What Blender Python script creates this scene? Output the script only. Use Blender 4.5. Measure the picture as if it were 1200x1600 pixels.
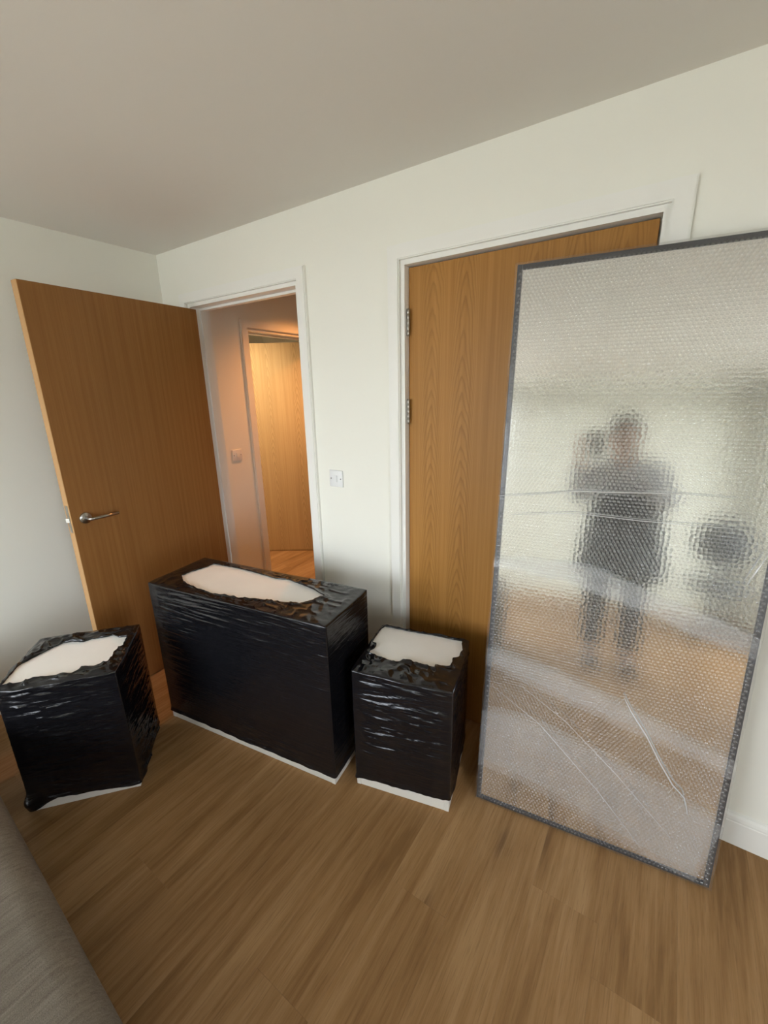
import bpy, bmesh, math, random
import numpy as np
from mathutils import Vector, Matrix

# ------------------------------------------------------------------ reset
for o in list(bpy.data.objects):
    bpy.data.objects.remove(o, do_unlink=True)
scene = bpy.context.scene
C = scene.collection
random.seed(7)

# ------------------------------------------------------------------ camera
CAM = Vector((2.6335, -1.5832, 1.5379))
FPX, YAW, PITCH, ROLL = 663.16, -0.59447, 0.27958, -0.01957
def camera_axes():
    f = Vector((math.sin(YAW)*math.cos(PITCH), math.cos(YAW)*math.cos(PITCH), -math.sin(PITCH)))
    r = Vector((math.cos(YAW), -math.sin(YAW), 0)); u = r.cross(f)
    return f, r*math.cos(ROLL)+u*math.sin(ROLL), u*math.cos(ROLL)-r*math.sin(ROLL)
cf, cr, cu = camera_axes()
cd = bpy.data.cameras.new('camera'); cam = bpy.data.objects.new('camera', cd); C.objects.link(cam)
cd.sensor_fit = 'HORIZONTAL'; cd.sensor_width = 36.0; cd.lens = 36.0*FPX/1200.0
cd.clip_start = 0.02; cd.clip_end = 300
M = Matrix((( cr.x, cu.x, -cf.x, CAM.x), (cr.y, cu.y, -cf.y, CAM.y), (cr.z, cu.z, -cf.z, CAM.z), (0, 0, 0, 1)))
cam.matrix_world = M
scene.camera = cam

# ------------------------------------------------------------------ sky, exposure
W0, W1, WZ0, WZ1 = 0.20, 4.10, 0.06, 2.14          # window opening in the window wall
RX, RY, CH = 4.40, -3.70, 2.315                   # room: right wall, window wall, ceiling height
world = bpy.data.worlds.new('overcast_sky'); scene.world = world; world.use_nodes = True
bg = world.node_tree.nodes['Background']
bg.inputs['Color'].default_value = (0.91, 0.98, 1.07, 1); bg.inputs['Strength'].default_value = 12.5
pl = bpy.data.lights.new('window_portal', 'AREA'); pl.shape = 'RECTANGLE'; pl.size = W1-W0; pl.size_y = WZ1-WZ0
pl.cycles.is_portal = True
po = bpy.data.objects.new('window_portal', pl); C.objects.link(po)
po.location = ((W0+W1)/2, RY-0.12, (WZ0+WZ1)/2); po.rotation_euler = (math.radians(90), 0, 0)
V0, V1, VZ0, VZ1 = -3.00, -1.65, 0.45, 1.75          # smaller window added in the right wall for fill light
pl2 = bpy.data.lights.new('fill_window_portal', 'AREA'); pl2.shape = 'RECTANGLE'; pl2.size = V1-V0; pl2.size_y = VZ1-VZ0
pl2.cycles.is_portal = True
po2 = bpy.data.objects.new('fill_window_portal', pl2); C.objects.link(po2)
po2.location = (RX+0.10, (V0+V1)/2, (VZ0+VZ1)/2); po2.rotation_euler = (math.radians(90), 0, math.radians(90))
vs = scene.view_settings
vs.view_transform = 'Standard'; vs.look = 'None'; vs.gamma = 1.0; vs.exposure = -0.02
try: vs.use_curve_mapping = False
except Exception: pass
scene.display_settings.display_device = 'sRGB'
cy = scene.cycles
cy.use_denoising = True
cy.use_adaptive_sampling = True; cy.adaptive_threshold = 0.04
try: cy.denoiser = 'OPENIMAGEDENOISE'
except Exception: pass
cy.max_bounces = 7; cy.diffuse_bounces = 5; cy.glossy_bounces = 3; cy.transparent_max_bounces = 24
cy.sample_clamp_indirect = 8.0
cy.caustics_reflective = True

# ------------------------------------------------------------------ helpers
def tag(o, label=None, cat=None, group=None, kind=None):
    if label: o['label'] = label
    if cat: o['category'] = cat
    if group: o['group'] = group
    if kind: o['kind'] = kind
    return o
def link(name, me, mat=None, parent=None, smooth=False):
    o = bpy.data.objects.new(name, me); C.objects.link(o)
    if mat is not None and len(me.materials) == 0: me.materials.append(mat)
    if parent is not None: o.parent = parent
    if smooth:
        me.polygons.foreach_set('use_smooth', [True]*len(me.polygons))
    return o
def empty(name, loc=(0, 0, 0), rz=0.0, parent=None):
    o = bpy.data.objects.new(name, None); C.objects.link(o); o.location = loc; o.rotation_euler = (0, 0, rz)
    o.empty_display_size = 0.1
    if parent: o.parent = parent
    return o
def bm_box(bm, lo, hi, bev=0.0, seg=2):
    x0, y0, z0 = lo; x1, y1, z1 = hi
    vs_ = [bm.verts.new(p) for p in ((x0,y0,z0),(x1,y0,z0),(x1,y1,z0),(x0,y1,z0),(x0,y0,z1),(x1,y0,z1),(x1,y1,z1),(x0,y1,z1))]
    fs = [bm.faces.new([vs_[i] for i in q]) for q in ((0,3,2,1),(4,5,6,7),(0,1,5,4),(1,2,6,5),(2,3,7,6),(3,0,4,7))]
    if bev > 0:
        es = list({e for f in fs for e in f.edges})
        bmesh.ops.bevel(bm, geom=es, offset=bev, segments=seg, affect='EDGES', profile=0.5)
def to_mesh(name, bm):
    me = bpy.data.meshes.new(name); bm.normal_update(); bm.to_mesh(me); bm.free(); return me
def box(name, lo, hi, mat, parent=None, bev=0.0, seg=2, smooth=False):
    bm = bmesh.new(); bm_box(bm, lo, hi, bev, seg)
    return link(name, to_mesh(name, bm), mat, parent, smooth)
def boxes(name, lst, mat, parent=None, bev=0.0):
    bm = bmesh.new()
    for lo, hi in lst: bm_box(bm, lo, hi, bev)
    return link(name, to_mesh(name, bm), mat, parent)
def pydata(name, v, f, mat, parent=None, smooth=True):
    me = bpy.data.meshes.new(name); me.from_pydata(v, [], f); me.update()
    return link(name, me, mat, parent, smooth)
def np_mesh(name, co, quads, mat, parent=None, smooth=True):
    """co (n,3) array, quads (m,k) index array"""
    me = bpy.data.meshes.new(name)
    co = np.asarray(co, np.float32); q = np.asarray(quads, np.int32); k = q.shape[1]
    me.vertices.add(len(co)); me.vertices.foreach_set('co', co.ravel())
    me.loops.add(q.size); me.loops.foreach_set('vertex_index', q.ravel())
    me.polygons.add(len(q)); me.polygons.foreach_set('loop_start', np.arange(0, q.size, k, dtype=np.int32))
    me.update(calc_edges=True); me.validate()
    return link(name, me, mat, parent, smooth)
def profile_sweep(name, prof, path_fn, n, mat, parent=None, smooth=False):
    pass
def tube(name, pts, rad, mat, parent=None, sides=10, caps=True):
    """tube along a polyline; rad scalar or list"""
    P = [Vector(p) for p in pts]; n = len(P); R_ = rad if isinstance(rad, (list, tuple)) else [rad]*n
    v, f = [], []; prev = None
    for i, p in enumerate(P):
        t = (P[min(i+1, n-1)] - P[max(i-1, 0)]).normalized()
        a = prev if prev is not None else (Vector((0, 0, 1)) if abs(t.z) < 0.9 else Vector((1, 0, 0)))
        a = (a - t*a.dot(t)).normalized(); b = t.cross(a); prev = a
        for k in range(sides):
            an = 2*math.pi*k/sides; v.append(p + (a*math.cos(an)+b*math.sin(an))*R_[i])
    for i in range(n-1):
        for k in range(sides):
            k2 = (k+1) % sides; f.append((i*sides+k, i*sides+k2, (i+1)*sides+k2, (i+1)*sides+k))
    if caps:
        f.append(tuple(range(sides-1, -1, -1))); f.append(tuple(range((n-1)*sides, n*sides)))
    return pydata(name, [tuple(q) for q in v], f, mat, parent, True)
def lathe(name, prof, mat, parent=None, sides=32, smooth=True):
    v, f = [], []; n = len(prof)
    for r, z in prof:
        for k in range(sides):
            a = 2*math.pi*k/sides; v.append((r*math.cos(a), r*math.sin(a), z))
    for i in range(n-1):
        for k in range(sides):
            k2 = (k+1) % sides; f.append((i*sides+k, i*sides+k2, (i+1)*sides+k2, (i+1)*sides+k))
    f.append(tuple(range(sides-1, -1, -1))); f.append(tuple(range((n-1)*sides, n*sides)))
    return pydata(name, v, f, mat, parent, smooth)
# value noise on numpy arrays -------------------------------------------------
def vnoise(x, y, seed=0):
    xi = np.floor(x).astype(np.int64); yi = np.floor(y).astype(np.int64); xf = x-xi; yf = y-yi
    def h(i, j):
        n = (i*374761393 + j*668265263 + seed*1442695041) & 0xffffffff
        n = ((n ^ (n >> 13))*1274126177) & 0xffffffff
        return ((n ^ (n >> 16)) & 0xffff)/65535.0
    u = xf*xf*(3-2*xf); v = yf*yf*(3-2*yf)
    return (h(xi, yi)*(1-u)+h(xi+1, yi)*u)*(1-v) + (h(xi, yi+1)*(1-u)+h(xi+1, yi+1)*u)*v
def ridge(x, y, seed=0):
    return 1-np.abs(2*vnoise(x, y, seed)-1)

# ------------------------------------------------------------------ materials
class NT:
    def __init__(s, name):
        s.m = bpy.data.materials.new(name); s.m.use_nodes = True; s.t = s.m.node_tree
        s.b = s.t.nodes['Principled BSDF']; s.out = s.t.nodes['Material Output']
    def n(s, typ, **kw):
        nd = s.t.nodes.new(typ)
        for k, v in kw.items():
            if k.startswith('_'): setattr(nd, k[1:], v)
            else:
                key = int(k[1:]) if k[0] == 'i' and k[1:].isdigit() else k.replace('__', ' ')
                nd.inputs[key].default_value = v
        return nd
    def l(s, a, b): s.t.links.new(a, b)
    def math(s, op, a, b=None, c=None):
        nd = s.t.nodes.new('ShaderNodeMath'); nd.operation = op
        for i, x in enumerate((a, b, c)):
            if x is None: continue
            if isinstance(x, (int, float)): nd.inputs[i].default_value = x
            else: s.l(x, nd.inputs[i])
        return nd.outputs[0]
    def ramp(s, fac, stops, interp='LINEAR'):
        nd = s.t.nodes.new('ShaderNodeValToRGB'); nd.color_ramp.interpolation = interp
        e = nd.color_ramp.elements
        while len(e) < len(stops): e.new(0.5)
        for i, (p, c) in enumerate(stops): e[i].position = p; e[i].color = (*c, 1)
        s.l(fac, nd.inputs[0]); return nd.outputs[0]
    def mix(s, fac, a, b, blend='MIX'):
        nd = s.t.nodes.new('ShaderNodeMix'); nd.data_type = 'RGBA'; nd.blend_type = blend
        for i, x in ((0, fac), (6, a), (7, b)):
            if isinstance(x, (int, float)): nd.inputs[i].default_value = x
            elif isinstance(x, tuple): nd.inputs[i].default_value = (*x, 1)
            else: s.l(x, nd.inputs[i])
        return nd.outputs[2]
    def bump(s, h, strength=0.2, dist=0.001):
        nd = s.t.nodes.new('ShaderNodeBump'); nd.inputs['Strength'].default_value = strength
        nd.inputs['Distance'].default_value = dist; s.l(h, nd.inputs['Height']); s.l(nd.outputs[0], s.b.inputs['Normal']); return nd
    def coords(s, kind='Object', scale=(1, 1, 1), loc=(0, 0, 0)):
        tc = s.t.nodes.new('ShaderNodeTexCoord'); mp = s.t.nodes.new('ShaderNodeMapping')
        mp.inputs['Scale'].default_value = scale; mp.inputs['Location'].default_value = loc
        s.l(tc.outputs[kind], mp.inputs[0]); return mp.outputs[0]
    def noise(s, vec, scale=5, detail=4, rough=0.5, dist=0.0):
        nd = s.t.nodes.new('ShaderNodeTexNoise'); nd.inputs['Scale'].default_value = scale; nd.inputs['Detail'].default_value = detail
        nd.inputs['Roughness'].default_value = rough; nd.inputs['Distortion'].default_value = dist
        s.l(vec, nd.inputs['Vector']); return nd.outputs[0]
def plain(name, col, rough=0.5, metal=0.0, spec=0.5, nscale=30, nvar=0.06, bump=0.0, bscale=300):
    t = NT(name); v = t.coords()
    nz = t.noise(v, nscale, 3)
    t.l(t.ramp(nz, [(0.3, tuple(max(0, c*(1-nvar)) for c in col)), (0.7, tuple(min(1, c*(1+nvar)) for c in col))]), t.b.inputs['Base Color'])
    t.b.inputs['Roughness'].default_value = rough; t.b.inputs['Metallic'].default_value = metal
    t.b.inputs['Specular IOR Level'].default_value = spec
    if bump: t.bump(t.noise(v, bscale, 3), bump, 0.001)
    return t.m

def oak_door(name, light, mid, dark, cathedral=True):
    """veneer: straight streaks plus, for crown-cut leaves, mirrored cathedral arches; x across, z up"""
    t = NT(name)
    tc = t.n('ShaderNodeTexCoord'); sp = t.n('ShaderNodeSeparateXYZ'); t.l(tc.outputs['Object'], sp.inputs[0])
    X, Z = sp.outputs[0], sp.outputs[2]
    st = t.noise(t.coords('Object', (70, 8, 0.9)), 1.0, 5, 0.6)
    pore = t.noise(t.coords('Object', (420, 40, 7)), 1.0, 3, 0.6)
    col = t.ramp(st, [(0.28, dark), (0.5, mid), (0.74, light)])
    if cathedral:
        wob = t.noise(t.coords('Object', (4, 1, 1.6)), 1.0, 3)
        fine = t.noise(t.coords('Object', (60, 5, 26)), 1.0, 2)
        Xw = t.math('ADD', X, t.math('MULTIPLY', t.math('SUBTRACT', wob, 0.5), 0.035))
        a = None
        for ax in (0.108, 0.244, 0.496, 0.630, 0.760):           # axes of the crown-cut leaves
            q_ = t.math('ABSOLUTE', t.math('SUBTRACT', Xw, ax)); a = q_ if a is None else t.math('MINIMUM', a, q_)
        par = t.math('ADD', t.math('MULTIPLY', t.math('MULTIPLY', a, a), 900.0), t.math('MULTIPLY', a, 26.0))
        ph = t.math('ADD', t.math('ADD', t.math('MULTIPLY', Z, 13.0), par), t.math('MULTIPLY', wob, 5.0))
        ph = t.math('ADD', ph, t.math('MULTIPLY', fine, 0.45))
        fr = t.math('FRACT', ph)
        line = t.ramp(fr, [(0.0, (0.1, 0.1, 0.1)), (0.45, (0.05, 0.05, 0.05)), (0.86, (1, 1, 1)), (1.0, (0.1, 0.1, 0.1))])
        sel = t.noise(t.coords('Object', (1.5, 1, 1.1), (3.1, 0, 0.4)), 1.0, 2)
        amt = t.ramp(sel, [(0.30, (0.35, 0.35, 0.35)), (0.60, (1, 1, 1))])
        near = t.ramp(a, [(0.030, (1, 1, 1)), (0.062, (0.08, 0.08, 0.08))])
        fac = t.math('MULTIPLY', t.math('MULTIPLY', t.math('MULTIPLY', line, amt), near), 0.75)
        col = t.mix(fac, col, tuple(c*0.62 for c in dark))
    col = t.mix(t.math('MULTIPLY', t.ramp(pore, [(0.5, (0, 0, 0)), (0.75, (1, 1, 1))]), 0.28), col, tuple(c*0.7 for c in dark))
    big = t.noise(t.coords('Object', (2.2, 1, 0.5)), 1.0, 2)
    col = t.mix(0.35, col, t.ramp(big, [(0.3, tuple(c*0.8 for c in mid)), (0.7, tuple(min(1, c*1.15) for c in mid))]))
    t.l(col, t.b.inputs['Base Color'])
    t.b.inputs['Roughness'].default_value = 0.45; t.b.inputs['Specular IOR Level'].default_value = 0.22
    t.bump(pore, 0.12, 0.0006)
    return t.m

def laminate(name):
    t = NT(name)
    g = t.n('ShaderNodeNewGeometry'); oi = t.n('ShaderNodeObjectInfo')
    off = t.n('ShaderNodeCombineXYZ'); t.l(t.math('MULTIPLY', oi.outputs['Random'], 37.0), off.inputs[0]); t.l(t.math('MULTIPLY', oi.outputs['Random'], 91.0), off.inputs[1])
    ad = t.n('ShaderNodeVectorMath', _operation='ADD'); t.l(g.outputs['Position'], ad.inputs[0]); t.l(off.outputs[0], ad.inputs[1])
    def mp(sc):
        m = t.n('ShaderNodeMapping'); m.inputs['Scale'].default_value = sc; t.l(ad.outputs[0], m.inputs[0]); return m.outputs[0]
    wide = t.noise(mp((9, 1.1, 1)), 1.0, 4, 0.55, 0.6)
    streak = t.noise(mp((55, 2.6, 1)), 1.0, 5, 0.65, 0.4)
    pore = t.noise(mp((260, 9, 1)), 1.0, 3, 0.7)
    D, Mi, L = (0.228, 0.120, 0.044), (0.315, 0.176, 0.072), (0.395, 0.236, 0.108)
    col = t.ramp(t.math('ADD', t.math('MULTIPLY', wide, 0.55), t.math('MULTIPLY', streak, 0.45)), [(0.38, D), (0.5, Mi), (0.63, L)])
    col = t.mix(t.math('MULTIPLY', t.ramp(pore, [(0.52, (0, 0, 0)), (0.7, (1, 1, 1))]), 0.42), col, (0.13, 0.068, 0.028))
    # knots
    vo = t.n('ShaderNodeTexVoronoi'); vo.inputs['Scale'].default_value = 1.0; t.l(mp((5.2, 1.25, 1)), vo.inputs['Vector'])
    kn = t.ramp(t.math('ADD', vo.outputs['Distance'], t.math('MULTIPLY', t.math('SUBTRACT', streak, 0.5), 0.12)), [(0.02, (1, 1, 1)), (0.09, (0.25, 0.25, 0.25)), (0.22, (0, 0, 0))])
    col = t.mix(t.math('MULTIPLY', kn, 0.55), col, (0.10, 0.052, 0.022))
    tint = t.math('MULTIPLY_ADD', oi.outputs['Random'], 0.05, 0.975)
    hs = t.n('ShaderNodeHueSaturation'); t.l(col, hs.inputs['Color']); t.l(tint, hs.inputs['Value'])
    t.l(hs.outputs[0], t.b.inputs['Base Color'])
    t.b.inputs['Roughness'].default_value = 0.5; t.b.inputs['Specular IOR Level'].default_value = 0.22
    t.bump(streak, 0.10, 0.0008)
    return t.m

def paint(name, col, rough=0.6, spec=0.3):
    t = NT(name); v = t.coords('Object')
    nz = t.noise(v, 1.3, 1)
    t.l(t.ramp(nz, [(0.3, tuple(c*0.985 for c in col)), (0.7, col)]), t.b.inputs['Base Color'])
    t.b.inputs['Roughness'].default_value = rough; t.b.inputs['Specular IOR Level'].default_value = spec

    return t.m

def film_black(name):
    t = NT(name); v = t.coords('Object')
    a = t.noise(t.coords('Object', (8, 8, 170)), 1.0, 3, 0.55, 0.5)
    b = t.noise(v, 55, 3, 0.6, 0.5)
    t.l(t.ramp(b, [(0.3, (0.004, 0.004, 0.005)), (0.7, (0.010, 0.010, 0.012))]), t.b.inputs['Base Color'])
    t.b.inputs['Roughness'].default_value = 0.15; t.b.inputs['Specular IOR Level'].default_value = 0.5
    h = t.math('ADD', t.math('MULTIPLY', a, 0.75), t.math('MULTIPLY', b, 0.3))
    t.bump(h, 0.5, 0.004)
    return t.m

def see_through(name, diff_col, f_diff, f_gloss, rough, streaks=None, bump_=0.0):
    """thin plastic film / glass: transparent, a little milky, with a glossy surface"""
    t = NT(name); t.t.nodes.remove(t.b)
    tr = t.n('ShaderNodeBsdfTransparent'); tr.inputs[0].default_value = (1, 1, 1, 1)
    di = t.n('ShaderNodeBsdfDiffuse'); di.inputs[0].default_value = (*diff_col, 1)
    tl = t.n('ShaderNodeBsdfTranslucent'); tl.inputs[0].default_value = (*diff_col, 1)
    gl = t.n('ShaderNodeBsdfGlossy'); gl.inputs['Roughness'].default_value = rough
    m0 = t.n('ShaderNodeMixShader'); m0.inputs[0].default_value = 0.25; t.l(di.outputs[0], m0.inputs[1]); t.l(tl.outputs[0], m0.inputs[2])
    m1 = t.n('ShaderNodeMixShader'); t.l(tr.outputs[0], m1.inputs[1]); t.l(m0.outputs[0], m1.inputs[2])
    if streaks:
        nz = t.noise(t.coords('Object', streaks), 1.0, 4, 0.6, 0.4)
        n2 = t.noise(t.coords('Object', (2.2, 2.2, 2.6)), 1.0, 3)
        fac = t.math('MULTIPLY', t.math('MULTIPLY_ADD', nz, 1.3, 0.35), f_diff)
        fac = t.math('MULTIPLY', fac, t.math('MULTIPLY_ADD', n2, 0.9, 0.55))
        t.l(fac, m1.inputs[0])
    else: m1.inputs[0].default_value = f_diff
    m2 = t.n('ShaderNodeMixShader'); m2.inputs[0].default_value = f_gloss
    t.l(m1.outputs[0], m2.inputs[1]); t.l(gl.outputs[0], m2.inputs[2]); t.l(m2.outputs[0], t.out.inputs[0])
    if bump_:
        bp = t.n('ShaderNodeBump'); bp.inputs['Strength'].default_value = bump_; bp.inputs['Distance'].default_value = 0.002
        t.l(t.noise(t.coords('Object', (25, 25, 170)), 1.0, 3, 0.6, 0.8), bp.inputs['Height'])
        t.l(bp.outputs[0], gl.inputs['Normal'])
    return t.m

def fabric(name, c1, c2):
    t = NT(name)
    a = t.noise(t.coords('Object', (150, 9, 60)), 1.0, 4, 0.7, 0.2); b = t.noise(t.coords('Object', (500, 420, 420)), 1.0, 2)
    t.l(t.ramp(t.math('ADD', t.math('MULTIPLY', a, 0.6), t.math('MULTIPLY', b, 0.4)), [(0.36, c1), (0.64, c2)]), t.b.inputs['Base Color'])
    t.b.inputs['Roughness'].default_value = 0.9; t.b.inputs['Specular IOR Level'].default_value = 0.15
    t.bump(t.math('ADD', a, b), 0.35, 0.002)
    return t.m

M_wall = paint('wall_paint', (0.86, 0.853, 0.768))
M_ceil = paint('ceiling_paint', (0.78, 0.755, 0.695), 0.8, 0.2)
M_trim = paint('trim_gloss_white', (0.86, 0.855, 0.80), 0.35, 0.4)
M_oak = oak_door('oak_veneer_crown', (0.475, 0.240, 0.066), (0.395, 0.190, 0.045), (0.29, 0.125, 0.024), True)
M_oak_shaded = oak_door('oak_straight_shaded', (0.345, 0.170, 0.055), (0.29, 0.135, 0.040), (0.22, 0.095, 0.025), False)  # straight grain; same oak darkened to hold the leaf's shade in its colour
M_oak_edge = oak_door('oak_edge', (0.52, 0.31, 0.14), (0.47, 0.27, 0.115), (0.40, 0.22, 0.085), False)
M_oak_far = oak_door('oak_veneer_pale', (0.56, 0.40, 0.21), (0.50, 0.345, 0.17), (0.40, 0.255, 0.11), True)
M_floor = laminate('oak_laminate')
M_sub = plain('floor_underlay', (0.10, 0.06, 0.03), 0.9)
M_steel = plain('brushed_steel', (0.42, 0.41, 0.38), 0.28, 1.0)
M_steel_dk = plain('hinge_steel', (0.42, 0.40, 0.36), 0.35, 1.0)
M_white_pl = plain('white_plastic', (0.80, 0.81, 0.80), 0.35, nvar=0.01)
M_screw = plain('screw_metal', (0.25, 0.25, 0.24), 0.4, 0.8)
M_cream = plain('cream_foil', (0.88, 0.88, 0.85), 0.5, nscale=6, nvar=0.02)
M_cabwhite = plain('white_foil', (0.74, 0.72, 0.66), 0.45, nscale=8, nvar=0.02)
M_film = film_black('black_stretch_film')
M_frame = plain('dark_mirror_frame', (0.022, 0.022, 0.026), 0.4)
M_back = plain('brown_hardboard', (0.20, 0.12, 0.06), 0.8)
M_sofa = fabric('grey_beige_weave', (0.13, 0.112, 0.088), (0.22, 0.198, 0.165))
M_leg = plain('dark_wood_leg', (0.05, 0.03, 0.02), 0.5)
M_bounce_paving = plain('bounce_paving', (0.42, 0.405, 0.37), 0.95, nscale=0.6, nvar=0.15)

# mirror: silvered glass, softened by the plastic lying on it
tm = NT('mirror_silver'); vz = tm.coords('Object', (1, 1, 1))
tm.b.inputs['Metallic'].default_value = 1.0
tm.l(tm.ramp(tm.noise(vz, 3, 2), [(0.3, (0.88, 0.90, 0.89)), (0.7, (0.91, 0.92, 0.91))]), tm.b.inputs['Base Color'])
tm.b.inputs['Roughness'].default_value = 0.10
vb = tm.n('ShaderNodeTexVoronoi'); vb.inputs['Scale'].default_value = 84.0; vb.inputs['Randomness'].default_value = 0.45
tm.l(tm.coords('Object', (1, 0.02, 1)), vb.inputs['Vector']); tm.bump(vb.outputs['Distance'], 0.085, 0.0016)
M_mirror = tm.m
M_bubble = see_through('bubble_wrap_plastic', (0.88, 0.90, 0.89), 0.10, 0.09, 0.10, (3, 3, 60), 0.15)
M_strip = see_through('wrap_overlap_plastic', (0.88, 0.91, 0.93), 0.14, 0.06, 0.2, (2, 2, 60), 0.4)
M_crease_glint = see_through('crease_and_glint_plastic', (0.93, 0.94, 0.95), 0.55, 0.2, 0.15)
M_glass = see_through('window_glass', (0.9, 0.95, 0.95), 0.005, 0.05, 0.0)

# ------------------------------------------------------------------ setting
WT = 0.12                                                # partition thickness
D2L, D2R, D2T = 1.6816, 2.5285, 2.003                    # clear opening, door by the mirror
D1L, D1R, D1T = 0.262, 1.094, 2.010                      # clear opening, open door
HY, FX = 2.50, -2.00                                     # hall end wall, far room end wall
FD0, FD1, FDT = 0.612, 1.445, 1.965                      # doorway from hall into the far room (in the x=0 wall)

floor = box('floor', (FX, RY, -0.10), (RX, HY, -0.0095), M_sub)
tag(floor, 'brown oak-look laminate floor laid in long planks', kind='structure')
PW = (RX-FX)/33.0; PL = 1.29
pm = bpy.data.meshes.new('plank'); bm = bmesh.new(); bm_box(bm, (0.0001, 0.0001, -0.009), (PW-0.0001, 1-0.0001, 0), 0)
bmesh.ops.bevel(bm, geom=[e for e in bm.edges if all(v.co.z > -0.001 for v in e.verts)], offset=0.0002, segments=1, affect='EDGES')
bm.to_mesh(pm); bm.free(); pm.materials.append(M_floor)
for i in range(33):
    y = RY; first = True
    while y < HY-0.02:
        ln = PL*(0.25+0.75*random.random()) if first else PL
        first = False
        if y+ln > HY-0.15: ln = HY-y
        o = bpy.data.objects.new('plank', pm); C.objects.link(o); o.parent = floor
        o.location = (FX+i*PW, y, 0); o.scale = (1, ln, 1); y += ln

tag(box('ceiling', (FX, RY, CH), (RX, HY, CH+0.1), M_ceil), 'matt off-white ceiling', kind='structure')
LB, LT = 0.018, 0.03                                    # lining thickness into the wall
tag(boxes('wall_back', [((0, 0, 0), (D1L-LT, WT, CH)), ((D1L-LT, 0, D1T+LT), (D1R+LT, WT, CH)), ((D1R+LT, 0, 0), (D2L-LT, WT, CH)),
    ((D2L-LT, 0, D2T+LT), (D2R+LT, WT, CH)), ((D2R+LT, 0, 0), (RX, WT, CH))], M_wall), 'cream-white wall with two doorways', kind='structure')
tag(boxes('wall_left', [((-WT, RY, 0), (0, WT, CH))], M_wall), 'plain off-white wall behind the open door', kind='structure')
tag(boxes('wall_hall', [((-WT, WT, 0), (0, FD0-LT, CH)), ((-WT, FD0-LT, FDT+LT), (0, FD1+LT, CH)), ((-WT, FD1+LT, 0), (0, HY, CH))], M_wall),
    'hall wall with a second doorway seen through the open door', kind='structure')
tag(boxes('wall_right', [((RX, RY, 0), (RX+WT, V0, CH)), ((RX, V1, 0), (RX+WT, HY, CH)), ((RX, V0, 0), (RX+WT, V1, VZ0)), ((RX, V0, VZ1), (RX+WT, V1, CH))], M_wall), 'plain wall at the right end of the room', kind='structure')
tag(boxes('wall_hall_end', [((FX, HY, 0), (RX, HY+WT, CH))], M_wall), 'end wall of the hall', kind='structure')
tag(boxes('wall_far_room', [((FX-WT, WT, 0), (FX, HY, CH)), ((FX, 0, 0), (-WT, WT, CH))], M_wall), 'walls of the dim room beyond the hall', kind='structure')
tag(boxes('wall_window', [((-WT, RY-0.25, 0), (W0, RY, CH)), ((W1, RY-0.25, 0), (RX+WT, RY, CH)), ((W0, RY-0.25, 0), (W1, RY, WZ0)), ((W0, RY-0.25, WZ1), (W1, RY, CH))], M_wall),
    'window wall behind the photographer', kind='structure')
win = tag(empty('window_1', ((W0+W1)/2, RY-0.14, WZ0)), 'white framed four-pane glazed patio window that lights the room', kind='structure')
hw = (W1-W0)/2; hh = WZ1-WZ0; fw = 0.055
boxes('window_frame', [((-hw, -.035, 0), (-hw+fw, .035, hh)), ((hw-fw, -.035, 0), (hw, .035, hh)), ((-hw+fw, -.035, 0), (hw-fw, .035, fw)), ((-hw+fw, -.035, hh-fw), (hw-fw, .035, hh))], M_white_pl, win, 0.004)
pw = (2*hw-2*fw)/4
for k in range(4):
    x0 = -hw+fw+pw*k; x1 = x0+pw
    if k: box('mullion', (x0-.03, -.034, fw), (x0+.03, .034, hh-fw), M_white_pl, win, 0.003)
    box('pane', (x0+(.03 if k else 0), -.004, fw), (x1-(.03 if k < 3 else 0), .004, hh-fw), M_glass, win)
box('window_sill', (-hw, .036, -.03), (hw, .139, -.001), M_trim, win, 0.006)
fill_win = tag(empty('added_fill_window', (RX+0.06, (V0+V1)/2, VZ0)), 'small white framed window added in the right wall for fill light', kind='structure')
h2 = (V1-V0)/2; k2_ = VZ1-VZ0
boxes('window_frame', [((-.03, -h2, 0), (.03, -h2+fw, k2_)), ((-.03, h2-fw, 0), (.03, h2, k2_)), ((-.03, -h2+fw, 0), (.03, h2-fw, fw)), ((-.03, -h2+fw, k2_-fw), (.03, h2-fw, k2_))], M_white_pl, fill_win, 0.004)
box('pane', (-.004, -h2+fw, fw), (.004, h2-fw, k2_-fw), M_glass, fill_win)
box('window_sill', (-.10, -h2, -.03), (-.031, h2, -.001), M_trim, fill_win, 0.006)
tag(box('ground_outside', (-60, -90, -0.4), (60, 60, -0.15), M_bounce_paving), 'unseen paving outside the window, made pale to bounce light indoors', kind='structure')  # ground colour picked pale to bounce light up to the ceiling

tc_ = NT('added_curtain_cloth'); tc_.t.nodes.remove(tc_.b)
cdi = tc_.n('ShaderNodeBsdfDiffuse'); ctr = tc_.n('ShaderNodeBsdfTranslucent'); cmx = tc_.n('ShaderNodeMixShader'); cmx.inputs[0].default_value = 0.085
wv = tc_.ramp(tc_.noise(tc_.coords('Object', (300, 300, 260)), 1.0, 2), [(0.3, (0.69, 0.675, 0.59)), (0.7, (0.77, 0.755, 0.67))])
tc_.l(wv, cdi.inputs[0]); tc_.l(wv, ctr.inputs[0]); tc_.l(cdi.outputs[0], cmx.inputs[1]); tc_.l(ctr.outputs[0], cmx.inputs[2]); tc_.l(cmx.outputs[0], tc_.out.inputs[0])
M_added_curtain = tc_.m
cur = tag(empty('curtain', (1.86, RY+0.075, 0)), 'cream curtain added over the right half of the window as a bright backdrop in the mirror', 'curtain')  # added cloth; gives the mirror a bright backdrop and hides sky glare
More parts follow.
